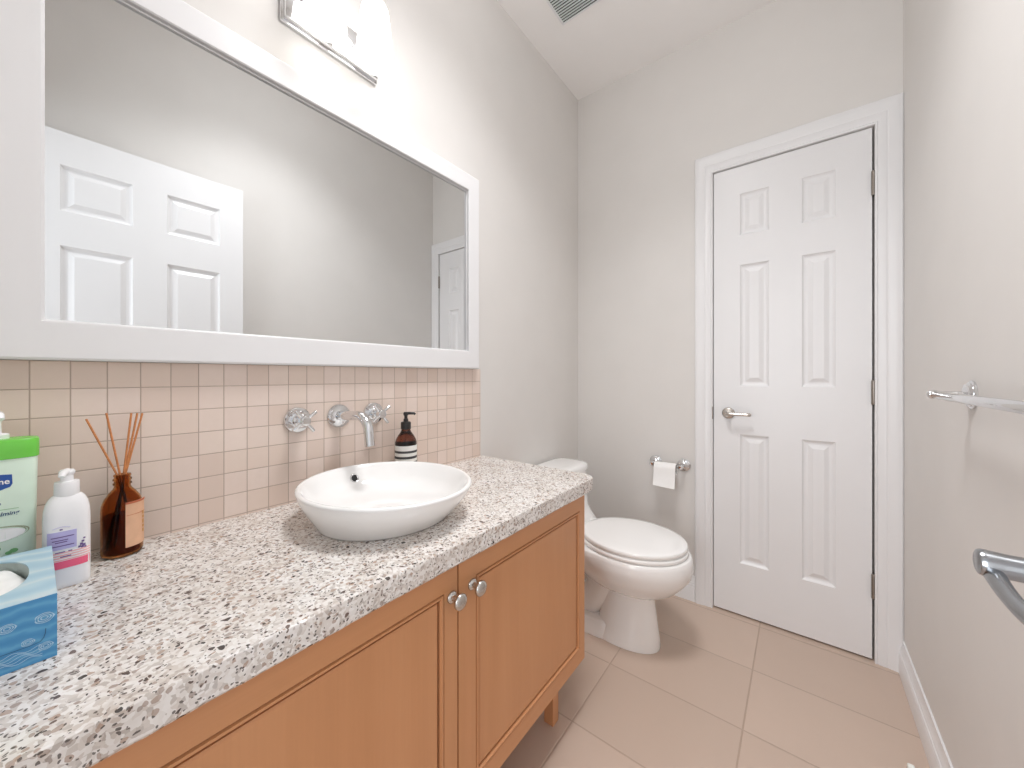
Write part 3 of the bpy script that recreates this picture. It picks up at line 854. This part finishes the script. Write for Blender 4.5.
# ------------------------------------------------------------------ toilet paper holder and roll
tp = thing('toilet_paper_holder', 'chrome two post paper holder on the wall left of the closed door', 'toilet paper holder', (-.52, YB, .648))
HZ, HYY = .650, YB - .062
for xc in (-.589, -.4545):
    m = MB(); m.lathe([(.0300, 0), (.0300, .004), (.0260, .0055), (.0275, .008), (.0230, .0105), (.0235, .012), (.0165, .014), (.0135, .017), (.010, .020)], (xc, YB, HZ), (0, -1, 0), 36)
    m.build('rosette', M['chrome'], tp)
    m = MB(); m.lathe([(.0105, .014), (.0075, .022), (.0068, .045), (.0085, .050), (.0115, .056), (.0125, .063), (.0115, .070), (.007, .0745), (0, .0755)], (xc, YB, HZ), (0, -1, 0), 24)
    m.build('post', M['chrome'], tp)
m = MB(); m.lathe([(.0058, 0), (.0058, .1345)], (-.589, HYY, HZ), (1, 0, 0), 18)
m.build('bar', M['chrome'], tp)
tr = thing('toilet_paper', 'thin white roll with a hanging sheet on the chrome paper holder', 'toilet paper', (-.525, HYY, HZ))
X0_, X1_ = -.574, -.474
m = MB()
n = 36; ro, ri = .0260, .0205
R1 = [[Vector((x, HYY + r * math.cos(2 * math.pi * k / n), HZ - .0125 + r * math.sin(2 * math.pi * k / n))) for k in range(n)] for x, r in ((X0_, ri), (X0_, ro), (X1_, ro), (X1_, ri))]
m.loft(R1, loop=True)
m.build('roll', M['paper'], tr, 40)
m = MB()
prof = []
for k in range(9):
    a = math.pi * .30 + k / 8 * math.pi * .70
    prof.append((HYY + (ro + .0006) * math.cos(a), HZ - .0125 + (ro + .0006) * math.sin(a)))
for k in range(1, 9):
    f = k / 8; prof.append((HYY - ro - .0006 - .014 * f ** 2, HZ - .0125 - .083 * f))
pr = prof + [(y + .0006, z) for y, z in reversed(prof)]
m.loft([[Vector((X0_ + (X1_ - X0_) * t, y - .0008 * math.sin(t * 5) * (1 if z < HZ - .01 else 0), z - .004 * t * (z < HZ - .08))) for y, z in pr] for t in (0, .2, .4, .6, .8, 1)])
m.build('hanging_sheet', M['paper'], tr, 50)

# ------------------------------------------------------------------ towel bar
BXX, BZ = .2425, 1.0462
tw = thing('towel_bar', 'chrome towel bar on the right wall above the door lever', 'towel bar', (XR, 1.04, BZ))
for yc in (1.2645, .776):
    m = MB(); m.lathe([(.031, 0), (.031, .003), (.0285, .005), (.0265, .0052), (.027, .0075), (.0225, .0105), (.0225, .012), (.015, .014), (.0098, .016)], (XR, yc, BZ + .002), (-1, 0, 0), 40)
    m.build('rosette', M['chrome'], tw)
    m = MB(); m.lathe([(.0105, .012), (.0082, .020), (.0075, .045), (.009, .052), (.0108, .060), (.009, .066), (.004, .0695), (0, .070)], (XR, yc, BZ + .001), (-1, 0, 0), 24)
    m.build('post', M['chrome'], tw)
m = MB(); m.lathe([(.003, -.0135), (.0075, -.0125), (.0092, -.0095), (.0092, .5060), (.0075, .5090), (.003, .510)], (BXX, .763, BZ), (0, 1, 0), 28)
m.build('bar', M['chrome'], tw)

# ------------------------------------------------------------------ ceiling vent
vn = thing('ceiling_vent', 'square slatted grey vent grille in the ceiling', 'vent', (-.735, 1.37, ZC))
VX0, VX1, VY0, VY1 = -.859, -.609, 1.2416, 1.4916
m = MB()
vp = [(0, .0), (0, .005), (.002, .007), (.008, .006), (.011, .0)]
def vf(sx, sy): return lambda o, d: Vector(((VX1 + o) if sx > 0 else (VX0 - o), (VY1 + o) if sy > 0 else (VY0 - o), ZC - d))
m.loft([[f(o, d) for o, d in vp] for f in (vf(-1, -1), vf(1, -1), vf(1, 1), vf(-1, 1))], loop=True)
m.build('vent_frame', M['white'], vn, 30)
m = MB(); m.box(VX0, VX1, VY0, VY1, ZC - .0012, ZC - .0004)
m.build('vent_shade_sheet', M['ventshade'], vn, 0)  # dark sheet stands in for the shade behind the slats
for k in range(20):
    y = VY0 + .004 + k * (VY1 - VY0 - .006) / 20
    m = MB()
    m.loft([[Vector((x, y + .0015, ZC - .0015)), Vector((x, y + .0040, ZC - .0058)), Vector((x, y + .0056, ZC - .0058)), Vector((x, y + .0031, ZC - .0015))] for x in (VX0, VX1)])
    m.build('slat', M['vent'], vn, 0)

# ------------------------------------------------------------------ door stop on the right baseboard
ds = thing('door_stop', 'small baseboard door stop with a pale rubber tip on the right', 'door stop', (XR - .015, 1.449, .036))
o = (XR - .015, 1.449, .036)
m = MB(); m.lathe([(.012, 0), (.012, .003), (.007, .006), (.0045, .008), (.0045, .046)], o, (-1, 0, 0), 20)
m.build('stop_rod', M['chrome'], ds)
m = MB(); m.lathe([(.006, .042), (.0078, .044), (.0078, .053), (.006, .056), (0, .0565)], o, (-1, 0, 0), 20)
m.build('rubber_tip', M['rubber'], ds)
